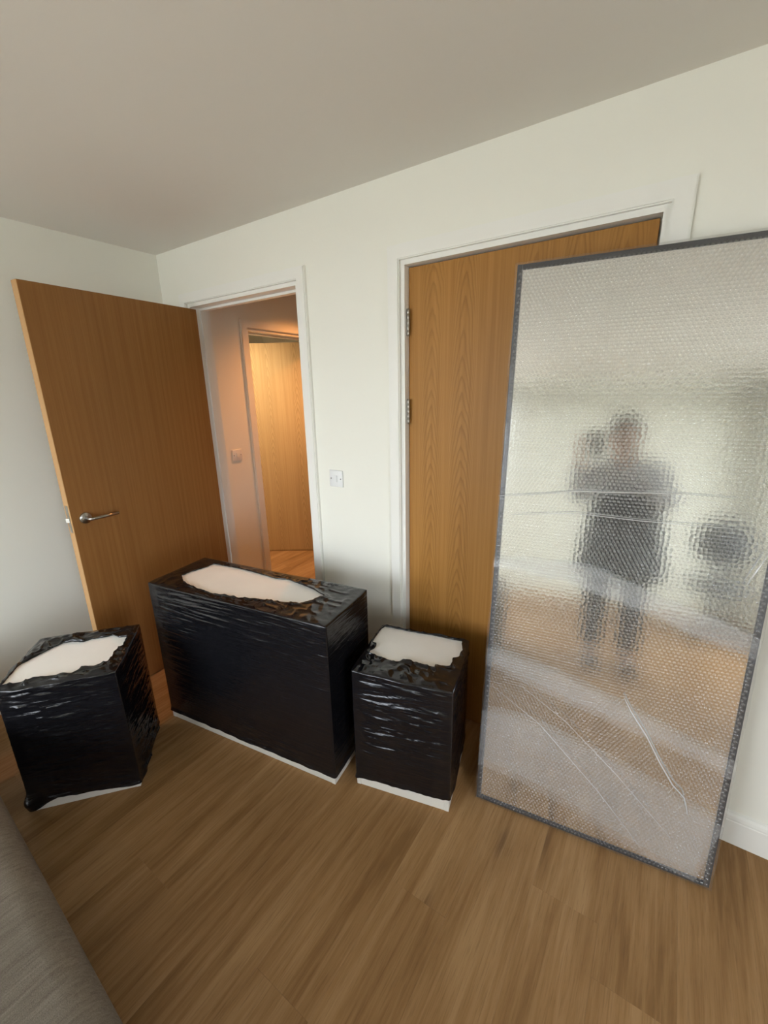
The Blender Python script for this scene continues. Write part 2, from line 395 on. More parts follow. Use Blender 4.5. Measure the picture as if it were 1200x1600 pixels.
def pleats(L, z0, z1):
    n_ = 600; v, f = [], []
    for i in range(n_+1):
        x = L*i/n_; y = 0.028*math.sin(i*0.33)+0.008*math.sin(i*0.117+1)
        for k in range(9):
            t_ = k/8; v.append((x+0.006*math.sin(i*0.2+t_*5), y*(0.75+0.35*t_), z1+(z0-z1)*t_))
    for i in range(n_):
        for k in range(8): f.append((i*9+k, i*9+k+1, (i+1)*9+k+1, (i+1)*9+k))
    return v, f
cv, cfc = pleats(2.44, 0.02, 2.19); pydata('cloth', cv, cfc, M_added_curtain, cur, True)
tube('curtain_rail', [(-1.6, 0, 2.205), (2.6, 0, 2.205)], 0.012, M_steel, cur)

def baseboard(name, segs, label):
    """segs: list of (p0, p1, normal) along the wall foot; moulded profile 125 mm high"""
    prof = [(0, 0), (0.015, 0), (0.015, 0.093), (0.0135, 0.096), (0.0135, 0.100), (0.015, 0.1025), (0.013, 0.113), (0.008, 0.121), (0.0, 0.125)]
    v, f = [], []
    for p0, p1, nn in segs:
        b = len(v); k = len(prof)
        for p in (p0, p1):
            for (dx, dz) in prof: v.append((p[0]+nn[0]*dx, p[1]+nn[1]*dx, dz))
        for i in range(k): f.append((b+i, b+(i+1) % k, b+k+(i+1) % k, b+k+i))
        f.append(tuple(range(b, b+k))); f.append(tuple(range(b+2*k-1, b+k-1, -1)))
    o = pydata(name, v, f, M_trim, None, False); tag(o, label, kind='structure'); return o
AW = 0.053                                               # architrave width
A1L, A1R = D1L-0.018-AW, D1R+0.018+AW
A2L, A2R = D2L-0.018-AW, D2R+0.018+AW
baseboard('baseboard_back', [((0.015, 0), (A1L, 0), (0, -1)), ((A1R, 0), (A2L, 0), (0, -1)), ((A2R, 0), (RX, 0), (0, -1))], 'white moulded skirting board along the doorway wall')
baseboard('baseboard_left', [((0, RY), (0, 0), (1, 0))], 'white skirting board along the wall behind the open door')
baseboard('baseboard_right', [((RX, RY), (RX, -0.016), (-1, 0))], 'white skirting board along the right wall')
baseboard('baseboard_hall', [((0, WT+.02), (0, FD0-.018-AW), (1, 0)), ((0, FD1+.018+AW), (0, HY), (1, 0))], 'white skirting board in the hall')

def door_trim(name, label, l, r, top, t_y=0.0, back=True, xf=None):
    """white lining, stop and architrave round an opening, in x/z with the room at -y"""
    e = tag(empty(name), label, kind='structure')
    i0, i1, it = l-0.018, r+0.018, top+0.018
    ys = [(-0.018, 0.0)] + ([(WT, WT+0.018)] if back else [])
    for (y0, y1) in ys:
        front = y0 < 0
        def arch(nm, pts):
            v = [(x, y1, z) for x, z in pts] + [(x, y0, z) for x, z in pts]
            if not front: v = [(x, y0, z) for x, z in pts] + [(x, y1, z) for x, z in pts]
            k = len(pts)
            f = [tuple(range(k, 2*k)) if True else 0, tuple(range(k-1, -1, -1))] + [(i, (i+1) % k, k+(i+1) % k, k+i) for i in range(k)]
            me = bpy.data.meshes.new(nm); me.from_pydata(v, [], f); bm = bmesh.new(); bm.from_mesh(me)
            bmesh.ops.recalc_face_normals(bm, faces=bm.faces); 
            def long_edge(e_):
                d_ = (e_.verts[0].co-e_.verts[1].co).normalized()
                yf = y0 if front else y1
                return max(abs(d_.x), abs(d_.z)) > 0.99 and all(abs(q_.co.y-yf) < 1e-6 for q_ in e_.verts) and e_.calc_length() > 0.1
            bmesh.ops.bevel(bm, geom=[e_ for e_ in bm.edges if long_edge(e_)], offset=0.004, segments=2, affect='EDGES'); bm.to_mesh(me); bm.free()
            link(nm, me, M_trim, e)
        arch('architrave', [(i0-AW, 0), (i0, 0), (i0, it), (i0-AW, it+AW)])
        arch('architrave', [(i1, 0), (i1+AW, 0), (i1+AW, it+AW), (i1, it)])
        arch('architrave', [(i0-AW, it+AW), (i0, it), (i1, it), (i1+AW, it+AW)])
    box('lining', (l-LT, -0.001, 0), (l, WT+0.001, top+LT), M_trim, e)
    box('lining', (r, -0.001, 0), (r+LT, WT+0.001, top+LT), M_trim, e)
    box('lining', (l, -0.001, top), (r, WT+0.001, top+LT), M_trim, e)
    s0, s1 = 0.058, 0.090
    box('door_stop', (l, s0, 0), (l+0.012, s1, top), M_trim, e, 0.001)
    box('door_stop', (r-0.012, s0, 0), (r, s1, top), M_trim, e, 0.001)
    box('door_stop', (l+0.012, s0, top-0.012), (r-0.012, s1, top), M_trim, e, 0.001)
    return e
door_trim('trim_1', 'white painted frame around the open doorway', D1L, D1R, D1T)
door_trim('trim_2', 'white painted frame around the closed oak door', D2L, D2R, D2T)
t3 = door_trim('trim_3', 'painted frame of the doorway across the hall', -FD1, -FD0, FDT)
t3.rotation_euler = (0, 0, math.radians(-90)); t3.location = (0, 0, 0)
# local (x, y) -> world (y, -x): local -y faces world... rotate so that the room side (-y) looks to +x
t3.rotation_euler = (0, 0, math.radians(90))
t3.scale = (1, 1, 1)
t3.location = (0, FD0+FD1, 0)

def hinge(parent, x, y, z, rz=0):
    h = empty('hinge', (x, y, z), rz, parent)
    me = lathe('knuckle', [(0.0045, -0.051), (0.0065, -0.050), (0.0065, -0.031), (0.0055, -0.030), (0.0065, -0.029), (0.0065, -0.011), (0.0055, -0.010), (0.0065, -0.009), (0.0065, 0.009), (0.0055, 0.010), (0.0065, 0.011), (0.0065, 0.029), (0.0055, 0.030), (0.0065, 0.031), (0.0065, 0.050), (0.0045, 0.051)], M_steel_dk, h, 14)
    box('hinge_plate', (-0.012, 0.004, -0.05), (0.0, 0.0065, 0.05), M_steel_dk, h)
    return h
# closed door beside the mirror
d2 = tag(empty('door_2', (1.6835, 0.030, 0.008)), 'closed oak veneer door with arched grain, behind the wrapped mirror', kind='structure')
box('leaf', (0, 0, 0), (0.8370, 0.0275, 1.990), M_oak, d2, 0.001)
for z in (1.79, 1.44, 0.22): hinge(d2, 0.0050, -0.014, z)
h2h = empty('lever_handle', (0.837-0.058, 0.0, 0.975), 0, d2)
r2_ = lathe('rose', [(0.001, 0), (0.026, 0), (0.026, 0.006), (0.0245, 0.008), (0.001, 0.008)], M_steel, h2h, 28); r2_.data.transform(Matrix.Rotation(math.radians(90), 4, 'X'))
tube('lever', [(0, -.006, 0), (0, -.030, 0), (-.002, -.042, 0), (-.008, -.049, 0), (-.018, -.052, 0), (-.06, -.053, 0), (-.125, -.053, 0)], 0.0072, M_steel, h2h, 14)
# open door: leaf face seen from the opening side
AL = 1.49763
d1 = tag(empty('door_1', (0.3224, -0.005, 0.008), -AL), 'open oak door with steel lever handle standing against the left wall side', kind='structure')
LWID = 0.83                                              # local +x from hinge to free edge; seen face at y=0, thickness to -y ... (+y is the opening side)
# with rz=-AL the local +y axis points to +x of the room
box('leaf', (0, -0.044, 0), (LWID-0.002, 0.0, 1.983), M_oak_shaded, d1, 0.001)
box('edge_lipping', (LWID-0.002, -0.0437, 0.0005), (LWID, -0.0003, 1.9825), M_oak_edge, d1)
def lever(side):
    h = empty('lever_handle', (LWID-0.058, 0.0 if side > 0 else -0.044, 0.975), 0, d1)
    rot = Matrix.Rotation(math.radians(-90 if side > 0 else 90), 4, 'X')
    r_ = lathe('rose', [(0.001, 0), (0.026, 0), (0.026, 0.006), (0.0245, 0.008), (0.001, 0.008)], M_steel, h, 28); r_.data.transform(rot)
    s = 1 if side > 0 else -1
    pts = [(0, 0.006*s, 0), (0, 0.030*s, 0), (-0.002, 0.042*s, 0), (-0.008, 0.049*s, 0), (-0.018, 0.052*s, 0), (-0.06, 0.053*s, 0), (-0.125, 0.053*s, 0)]
    tube('lever', pts, 0.0072, M_steel, h, 14)
lever(1); lever(-1)
box('latch_plate', (LWID-0.0005, -0.033, 0.915), (LWID+0.001, -0.011, 1.045), M_steel, d1, 0.0004)
v = [(LWID, -0.029, .965), (LWID, -0.015, .965), (LWID, -0.015, .985), (LWID, -0.029, .985), (LWID+.011, -0.029, .965), (LWID+.003, -0.015, .965), (LWID+.003, -0.015, .985), (LWID+.011, -0.029, .985)]
pydata('latch_bolt', v, [(0, 3, 2, 1), (4, 5, 6, 7), (0, 1, 5, 4), (1, 2, 6, 5), (2, 3, 7, 6), (3, 0, 4, 7)], M_steel, d1, False)
for z in (1.79, 1.0, 0.22):
    h = hinge(d1, -0.006, -0.046, z, math.radians(90))
# leaf in the far room
d3 = tag(empty('door_3', (-0.052, FD1-0.004, 0.006), math.radians(180+33.5)), 'pale oak door standing ajar in the dim room across the hall', kind='structure')
box('leaf', (0, -0.044, 0), (0.80, 0, 1.951), M_oak_far, d3, 0.001)
h3 = empty('lever_handle', (0.742, 0.0, 0.975), 0, d3)
tube('lever', [(0, 0, 0), (0, .035, 0), (-.01, .05, 0), (-.03, .053, 0), (-.12, .053, 0)], 0.0085, M_steel, h3)

# recessed downlights: one in the hall, one in the room beyond
tl = NT('lit_lamp_face'); tl.b.inputs['Emission Color'].default_value = (1.0, 0.62, 0.33, 1); tl.b.inputs['Emission Strength'].default_value = 30.0
def downlight(x, y, label, watts, col):
    hl = tag(empty('ceiling_downlight', (x, y, CH)), label, 'downlight', 'recessed downlights')
    lathe('trim_ring', [(0.036, -0.001), (0.048, -0.001), (0.046, -0.006), (0.036, -0.008), (0.034, -0.001)], M_white_pl, hl, 30)
    lathe('lamp_face', [(0.001, -0.003), (0.033, -0.003), (0.033, -0.0015), (0.001, -0.0015)], tl.m, hl, 30)
    sl = bpy.data.lights.new('downlight_beam', 'SPOT'); sl.energy = watts; sl.color = col; sl.spot_size = math.radians(140); sl.spot_blend = 0.9; sl.shadow_soft_size = 0.03
    so_ = bpy.data.objects.new('downlight_beam', sl); C.objects.link(so_); so_.parent = hl; so_.location = (0, 0, -0.02)
downlight(0.50, 1.05, 'small recessed downlight in the hall ceiling', 78.0, (1.0, 0.38, 0.10))
downlight(-0.32, 0.58, 'small recessed downlight in the ceiling of the room beyond the hall', 92.0, (1.0, 0.80, 0.56))

# switches
def switch(loc, rz, label, group=None):
    s = tag(empty('light_switch', loc, rz), label, 'light switch')
    W_ = 0.0415
    box('plate', (-W_, -0.009, -W_), (W_, 0, W_), M_white_pl, s, 0.0035, 3, True)
    rk = box('rocker', (-0.0085, -0.014, -0.016), (0.0085, -0.008, 0.016), M_white_pl, s, 0.0015)
    for x in (-0.030, 0.030):
        sc = lathe('screw', [(0.0005, 0), (0.0036, 0), (0.0034, 0.0012), (0.0005, 0.0014)], M_screw, s, 14)
        sc.data.transform(Matrix.Rotation(math.radians(90), 4, 'X')); sc.location = (x, -0.0086, 0)
    return s
switch((1.2866, 0, 1.1227), 0, 'white one-gang light switch on the wall between the two doorways')
switch((0, 0.398, 1.10), math.radians(90), 'small light switch on the hall wall seen through the open doorway')

# ------------------------------------------------------------------ wrapped cabinets
def resample_closed(poly, n):
    P = np.array(poly, float); Q = np.vstack([P, P[:1]]); d = np.r_[0, np.cumsum(np.hypot(*np.diff(Q, axis=0).T))]
    s = np.linspace(0, d[-1], n, endpoint=False)
    return np.c_[np.interp(s, d, Q[:, 0]), np.interp(s, d, Q[:, 1])]

def wrapped_cabinet(label, cx, cy_, rz, w, d, h, hole, zb_fn, seed, amp=1.0, tilt=0.12, bunch=None, plinth_h=0.06, amin=0.10):
    root = tag(empty('wrapped_cabinet', (cx, cy_, 0), rz), label, 'cabinet', 'cabinets wrapped in black film')
    x0, x1, y0, y1 = -w/2+.003, w/2-.003, -d/2+.003, d/2-.003; T = 0.016
    box('side_panel', (x0, y0, 0.0), (x0+T, y1, h-T-.0005), M_cabwhite, root, 0.0008)
    box('side_panel', (x1-T, y0, 0.0), (x1, y1, h-T-.0005), M_cabwhite, root, 0.0008)
    box('top_panel', (x0, y0, h-T), (x1, y1, h), M_cream, root, 0.0012)
    box('back_panel', (x0+T+.0005, y1-.006, 0.03), (x1-T-.0005, y1, h-T-.0005), M_cabwhite, root)
    box('plinth', (x0+T+.0006, y0+.0015, 0.0), (x1-T-.0006, y0+.016, plinth_h), M_cabwhite, root, 0.0006)
    nd = 2 if h < 0.6 else 3; zz = plinth_h+.003; dh = (h-T-.003-zz)/nd
    for k in range(nd):
        cols = 1 if w < 0.6 else 2; cw = (x1-x0-2*T-.001)/cols
        for c_ in range(cols):
            box('drawer_front', (x0+T+.002+cw*c_, y0+.001, zz+dh*k), (x0+T-.001+cw*(c_+1), y0+.017, zz+dh*(k+1)-.003), M_cabwhite, root, 0.0008)
    # ---- film: perimeter loop, rounded corners
    r = 0.006; hx, hy = w/2, d/2
    pts = []; nrm = []
    def seg(a, b, n, nn):
        for i in range(n):
            t_ = i/n; pts.append((a[0]+(b[0]-a[0])*t_, a[1]+(b[1]-a[1])*t_)); nrm.append(nn)
    def arc(c_, a0, n):
        for i in range(n):
            a = a0+math.pi/2*i/n; pts.append((c_[0]+r*math.cos(a), c_[1]+r*math.sin(a))); nrm.append((math.cos(a), math.sin(a)))
    st = 0.0065; nx, ny = int(w/st), int(d/st)
    # start at the back-left corner, go down the left side, along the front, up the right side, along the back
    seg((-hx, hy-r), (-hx, -hy+r), ny, (-1, 0)); arc((-hx+r, -hy+r), math.pi, 5)
    seg((-hx+r, -hy), (hx-r, -hy), nx, (0, -1)); arc((hx-r, -hy+r), -math.pi/2, 5)
    seg((hx, -hy+r), (hx, hy-r), ny, (1, 0)); arc((hx-r, hy-r), 0, 5)
    seg((hx-r, hy), (-hx+r, hy), nx, (0, 1)); arc((-hx+r, hy-r), math.pi/2, 5)
    P = np.array(pts); N = np.array(nrm); n = len(P)
    S = np.r_[0, np.cumsum(np.hypot(*np.diff(P, axis=0).T))]
    rows = int(h/0.0038)
    zb = zb_fn(P, S)
    T_ = np.linspace(0, 1, rows)[:, None]
    Z = zb[None, :]+(h-zb[None, :])*T_
    SS = np.broadcast_to(S[None, :], Z.shape)
    A = vnoise(SS*2.3+7, Z*3.1, seed+1)                     # where the film is crumpled
    A = np.clip((A-0.36)*2.6, amin, 1.0)
    zt = Z+tilt*SS*(0.6+0.8*vnoise(SS*1.1, Z*1.5, seed+9))
    zt2 = Z-0.6*tilt*SS
    D = 0.0020*(ridge(SS*1.5, zt*36, seed+2)**4)+0.0017*(ridge(SS*3.0, zt2*66, seed+3)**4)
    D += 0.0013*ridge(SS*3.2, zt*120, seed+4)**3
    D += 0.0004*vnoise(SS*40, Z*60, seed+5)
    cs_ = np.array([hy*2, hy*2+hx*2, hy*4+hx*2, hy*4+hx*4, 0.0])       # film is pulled taut over the corners
    dc = np.min(np.abs(S[:, None]-cs_[None, :]), 1)
    taut = 0.10+0.90*np.clip(dc/0.045, 0, 1)**1.5
    D = D*A*amp*1.7*taut[None, :]+0.0006
    edge = np.clip((Z-zb[None, :])/0.02, 0, 1)               # rolled lower hem
    D += (1-edge)*0.004*(0.4+vnoise(SS*22, Z*0, seed+6))
    if bunch:
        sx = np.exp(-((P[:, 0]-bunch[0])**2+(P[:, 1]-bunch[1])**2)/(2*bunch[2]**2))
        D += bunch[3]*sx[None, :]*np.exp(-(Z-bunch[4])**2/(2*0.022**2))
    X3 = np.stack([P[None, :, 0]+N[None, :, 0]*D, P[None, :, 1]+N[None, :, 1]*D, Z], -1)
    # ---- top: from the perimeter in to the torn hole
    H = resample_closed([(max(-hx+.007, min(hx-.007, a)), max(-hy+.007, min(hy-.007, b))) for a, b in hole], 400)
    hc = H.mean(0)
    ah = np.unwrap(np.arctan2(H[:, 1]-hc[1], H[:, 0]-hc[0]))
    ang = np.arctan2(P[:, 1]-hc[1], P[:, 0]-hc[0])
    Hp = np.empty_like(P)
    ah_m = np.mod(np.arctan2(H[:, 1]-hc[1], H[:, 0]-hc[0]), 2*np.pi)
    order = np.argsort(ah_m); aa = ah_m[order]; rr = np.hypot(H[:, 0]-hc[0], H[:, 1]-hc[1])[order]
    rad = np.interp(np.mod(ang, 2*np.pi), np.r_[aa-2*np.pi, aa, aa+2*np.pi], np.r_[rr, rr, rr])
    rad *= 1+0.02*(vnoise(S*90, S*0, seed+20)-0.5)
    Hp = np.c_[hc[0]+rad*np.cos(ang), hc[1]+rad*np.sin(ang)]
    K = 26; tk = np.linspace(0, 1, K+1)[1:]
    top = []
    for t_ in tk:
        XY = P*(1-t_)+Hp*t_
        cr_ = vnoise(XY[:, 0]*60+seed, XY[:, 1]*60, seed+11)*0.5+ridge(XY[:, 0]*28+9*XY[:, 1], XY[:, 1]*28, seed+12)**3
        z = h+0.0012+0.0055*amp*cr_*min(1, t_*4)*(0.5+0.5*A[-1])
        if t_ > 0.85: z = z+0.008*(t_-0.85)/0.15*vnoise(S*35, S*0, seed+13)
        top.append(np.c_[XY, z])
    # lip folded under so the torn edge has thickness
    last = top[-1].copy(); last[:, :2] += (P-Hp)*0.05; last[:, 2] = h+0.0006; top.append(last)
    G = np.concatenate([X3, np.stack(top, 0)], 0); R_ = G.shape[0]
    idx = np.arange(R_*n).reshape(R_, n); nxt = np.roll(idx, -1, 1)
    q = np.stack([idx[:-1], nxt[:-1], nxt[1:], idx[1:]], -1).reshape(-1, 4)
    fo = np_mesh('plastic_wrap', G.reshape(-1, 3), q, M_film, root, True)
    fo['label'] = 'glossy black stretch film, torn open on top'
    return root

big_hole = [(-0.387,-0.048),(-0.38,0.006),(-0.359,0.068),(-0.355,0.116),(-0.278,0.115),(-0.203,0.119),(-0.121,0.114),(-0.025,0.104),(0.042,0.095),(0.101,0.109),(0.185,0.087),(0.265,0.066),(0.341,0.037),(0.321,-0.001),(0.302,-0.032),(0.269,-0.057),(0.234,-0.072),(0.183,-0.079),(0.13,-0.092),(0.076,-0.105),(0,-0.118),(-0.082,-0.129),(-0.164,-0.131),(-0.221,-0.118),(-0.277,-0.113),(-0.334,-0.087)]
small_hole = [(-0.201,0.138),(-0.175,0.158),(-0.128,0.158),(-0.073,0.154),(-0.021,0.154),(0.029,0.156),(0.074,0.155),(0.126,0.150),(0.164,0.152),(0.167,0.129),(0.18,0.086),(0.172,0.043),(0.154,0.018),(0.154,-0.035),(0.1,-0.038),(0.1,-0.062),(0.066,-0.059),(0.019,-0.051),(-0.026,-0.057),(-0.049,-0.073),(-0.088,-0.064),(-0.124,-0.061),(-0.166,-0.056),(-0.169,-0.026),(-0.158,-0.007),(-0.158,0.014),(-0.176,0.024),(-0.19,0.02),(-0.193,0.058)]
left_hole = [(-0.19,-0.168),(-0.19,-0.089),(-0.188,-0.044),(-0.182,-0.02),(-0.136,0.036),(-0.102,0.076),(-0.077,0.102),(-0.048,0.101),(-0.001,0.082),(0.024,0.097),(0.066,0.096),(0.103,0.103),(0.131,0.077),(0.168,0.076),(0.169,0.001),(0.151,-0.039),(0.149,-0.094),(0.143,-0.111),(0.105,-0.111),(0.065,-0.118),(0.037,-0.144),(-0.016,-0.142),(-0.068,-0.145),(-0.123,-0.15),(-0.166,-0.16)]
def zb_big(P, S): return 0.040+0.004*(vnoise(S*6, S*0, 3)-0.5)
def zb_small(P, S):
    z = 0.036+0.024*np.clip(P[:, 0]/0.38+0.5, 0, 1)
    z += 0.010*(vnoise(S*16, S*0, 5)-0.5)+0.005*(vnoise(S*60, S*0, 6)-0.5)
    return z
def zb_left(P, S):
    t_ = np.clip(P[:, 0]/0.38+0.5, 0, 1)
    front = np.interp(t_, [0, 0.05, 0.25, 0.6, 1], [0.012, 0.014, 0.045, 0.036, 0.020])
    side = np.where(P[:, 0] > 0.18, 0.018, 0.014)
    z = np.where(P[:, 1] < -0.172, front, side)
    return z+0.003*(vnoise(S*25, S*0, 8)-0.5)
wrapped_cabinet('large wide cabinet in black film, torn open over its long cream top', 1.2059, -0.4978, 0.1507, 0.9453, 0.3233, 0.7239, big_hole, zb_big, 11, 0.95, 0.10, plinth_h=0.055)
wrapped_cabinet('small cabinet in black film between the large cabinet and the mirror', 1.9078, -0.3246, 0.2369, 0.3819, 0.3367, 0.5347, small_hole, zb_small, 27, 1.2, -0.10, plinth_h=0.07)
wrapped_cabinet('small cabinet in black film at the far left, turned at an angle by the daybed', 0.7741, -1.0528, 0.871, 0.3795, 0.3511, 0.547, left_hole, zb_left, 43, 1.9, 0.16, bunch=(-0.185, -0.17, 0.02, 0.018, 0.045), plinth_h=0.07, amin=0.55)

# ------------------------------------------------------------------ wrapped mirror
MW, ML, MA, MLEAN = 0.7431, 1.9065, 0.1339, 0.102
mir = tag(empty('wrapped_mirror', (2.1942, -0.3317, 0.004)), 'tall framed mirror wrapped in clear bubble wrap leaning on the closed door', 'mirror')
mir.rotation_mode = 'XYZ'
mir.matrix_world = Matrix.Translation((2.1942, -0.3317, 0.004)) @ Matrix.Rotation(MA, 4, 'Z') @ Matrix.Rotation(-MLEAN, 4, 'X')
FW = 0.016
box('mirror_glass', (FW-.002, 0.008, FW-.002), (MW-FW+.002, 0.013, ML-FW+.002), M_mirror, mir)
box('backing_board', (0.002, 0.0135, 0.002), (MW-.002, 0.022, ML-.002), M_back, mir)
box('frame_rail', (0, 0.004, 0), (FW, 0.0235, ML), M_frame, mir, 0.0015)
box('frame_rail', (MW-FW, 0.004, 0), (MW, 0.0235, ML), M_frame, mir, 0.0015)
box('frame_rail', (FW, 0.004, 0), (MW-FW, 0.0235, FW), M_frame, mir, 0.0015)
box('frame_rail', (FW, 0.004, ML-FW), (MW-FW, 0.0235, ML), M_frame, mir, 0.0015)
# bubble sheet, folded round the edges
def sheet_y(x, z):
    """resting depth of the sheet in front of the glass: slack folds"""
    return -0.0015-0.0030*vnoise(x*6+z*2.0, z*9, 71)-0.0016*ridge(x*1.5+0.8*z, z*26, 72)**2
bz = []; bq = []
pitch = 0.0118; rowh = pitch*0.866; R1 = pitch*0.46
nrow = int((ML-0.006)/rowh); ncol = int((MW-0.006)/pitch)
ii, jj = np.meshgrid(np.arange(ncol), np.arange(nrow))
bx = (0.006+ii*pitch+np.where(jj % 2 == 0, 0, pitch/2)).ravel(); bzc = (0.006+jj*rowh).ravel()
# the wrap was rolled on at a slant
a_s = 0.0
keep = (bx < MW-0.004) & (bx > 0.006) & (bzc > 0.006) & (bzc < ML-0.012); bx, bzc = bx[keep], bzc[keep]
pop = vnoise(bx*300, bzc*300, 5)                          # bubbles differ in fullness, some are flat
hgt = 0.0016+0.0028*np.clip(pop*1.4-0.15, 0, 1)
K6 = np.arange(6)*np.pi/3+np.pi/6
nb = len(bx); by = sheet_y(bx, bzc)
jx = (vnoise(bx*511, bzc*477, 8)-0.5)*0.5; jz = (vnoise(bx*431, bzc*533, 9)-0.5)*0.5
verts = np.zeros((nb, 13, 3))
for k in range(6):
    verts[:, k, 0] = bx+R1*np.cos(K6[k]); verts[:, k, 2] = bzc+R1*np.sin(K6[k]); verts[:, k, 1] = by
    verts[:, 6+k, 0] = bx+R1*0.66*np.cos(K6[k])+jx*R1*0.4; verts[:, 6+k, 2] = bzc+R1*0.66*np.sin(K6[k])+jz*R1*0.4; verts[:, 6+k, 1] = by-hgt*0.8
verts[:, 12, 0] = bx+jx*R1; verts[:, 12, 2] = bzc+jz*R1; verts[:, 12, 1] = by-hgt
base = (np.arange(nb)*13)[:, None]
tris = []
for k in range(6):
    k2 = (k+1) % 6
    tris += [base+np.array([[k, k2, 6+k2]]), base+np.array([[k, 6+k2, 6+k]]), base+np.array([[6+k, 6+k2, 12]])]
tris = np.concatenate(tris, 0)
bw = np_mesh('bubbles', verts.reshape(-1, 3), tris, M_bubble, mir, True)
bw['kind'] = 'stuff'; bw['label'] = 'rows of small clear air bubbles'
# carrier film with turned-over edges
gx = np.r_[-0.004, np.linspace(-0.003, MW+0.003, 72), MW+0.004]; gz = np.r_[-0.001, np.linspace(0.0, ML+0.003, 190), ML+0.004]
GX, GZ = np.meshgrid(gx, gz); GY = sheet_y(GX, GZ)
GX2 = GX.copy(); wob = 0.0035*(vnoise(GZ*22, GX*0, 31)-0.35)
GX2[:, :2] -= wob[:, :2]; GX2[:, -2:] += wob[:, -2:]
GY[:, 0] = 0.020; GY[:, -1] = 0.020; GY[-1, :] = 0.020; GY[0, :] = 0.010
idx = np.arange(GX.size).reshape(GX.shape)
q = np.stack([idx[:-1, :-1], idx[:-1, 1:], idx[1:, 1:], idx[1:, :-1]], -1)
q = np.concatenate([q[:2].reshape(-1, 4), q[-3:].reshape(-1, 4), q[2:-3, :3].reshape(-1, 4), q[2:-3, -3:].reshape(-1, 4)])
M_carrier = see_through('carrier_film_plastic', (0.88, 0.89, 0.88), 0.05, 0.05, 0.22, (3, 3, 70), 0.3)
np_mesh('bubble_wrap', np.stack([GX2, GY, GZ], -1).reshape(-1, 3), q, M_carrier, mir, True)['label'] = 'clear bubble wrap sheet'
def strip(name, up, lo, seed, mat=M_strip):
    n_ = 90; t_ = np.linspace(0, 1, n_)
    U = np.array(up); L = np.array(lo)
    u = np.c_[np.interp(t_, np.linspace(0, 1, len(U)), U[:, 0]), np.interp(t_, np.linspace(0, 1, len(U)), U[:, 1])]
    l = np.c_[np.interp(t_, np.linspace(0, 1, len(L)), L[:, 0]), np.interp(t_, np.linspace(0, 1, len(L)), L[:, 1])]
    # smooth the polyline corners
    ker = np.ones(13)/13
    for a in (u, l):
        for c_ in (0, 1): a[:, c_] = np.convolve(np.pad(a[:, c_], 6, mode='reflect', reflect_type='odd'), ker, 'valid')
    u[:, 1] += 0.006*(vnoise(t_*26, t_*0, seed)-0.5); l[:, 1] += 0.010*(vnoise(t_*22, t_*0, seed+1)-0.5)
    rows = 14; g = []
    for r_ in range(rows+1):
        s = r_/rows; xy = u*(1-s)+l*s
        xy[:, 0] = np.clip(xy[:, 0], -0.003, MW+0.003)
        y = sheet_y(xy[:, 0], xy[:, 1])-0.0042-0.0018*vnoise(xy[:, 0]*4, xy[:, 1]*60+seed, seed+3)
        g.append(np.c_[xy[:, 0], y, xy[:, 1]])
    g = np.array(g); idx = np.arange(g.shape[0]*n_).reshape(g.shape[0], n_)
    q = np.stack([idx[:-1, :-1], idx[:-1, 1:], idx[1:, 1:], idx[1:, :-1]], -1).reshape(-1, 4)
    return np_mesh(name, g.reshape(-1, 3), q, mat, mir, True)
strip('film_band', [(0.0,0.976),(0.219,0.996),(0.332,0.985),(0.458,0.94),(0.607,0.897),(0.743,0.853)], [(0.0,0.94),(0.206,0.935),(0.378,0.892),(0.553,0.838),(0.649,0.811),(0.743,0.792)], 101)
strip('film_band', [(0.0,0.639),(0.131,0.623),(0.257,0.604),(0.453,0.549),(0.648,0.484),(0.743,0.47)], [(0.0,0.568),(0.224,0.521),(0.425,0.476),(0.569,0.454),(0.655,0.431),(0.743,0.405)], 111)
strip('film_band', [(0.0,0.389),(0.105,0.398),(0.215,0.393),(0.341,0.365),(0.44,0.343),(0.743,0.245)], [(0.0,0.158),(0.126,0.147),(0.239,0.129),(0.348,0.1),(0.472,0.057),(0.70,0.010)], 121)
def pale_line(pts, r_):
    P = [(x, float(sheet_y(np.array(x), np.array(z)))-0.0058, z) for x, z in pts]
    n_ = len(P); tube('film_crease_and_glint', P, [r_*(0.35+0.65*math.sin(math.pi*(i+0.5)/n_)) for i in range(n_)], M_crease_glint, mir, 6)
pale_line([(0.441,0.579),(0.463,0.541),(0.516,0.468),(0.56,0.392),(0.602,0.329),(0.637,0.297),(0.652,0.245)], 0.0022)
pale_line([(0.0,1.191),(0.07,1.20),(0.141,1.21),(0.234,1.226),(0.34,1.231),(0.5,1.242),(0.632,1.241)], 0.0016)
pale_line([(0.046,1.132),(0.241,1.157),(0.416,1.153),(0.685,1.158)], 0.0011)
pale_line([(0.687,1.004),(0.702,1.047),(0.718,1.095)], 0.0022)  # pale tube standing in for a glint along the film
pale_line([(0.02,0.50),(0.2,0.40),(0.4,0.22),(0.55,0.06)], 0.0006)
pale_line([(0.12,0.53),(0.28,0.44),(0.45,0.30),(0.62,0.14)], 0.0006)

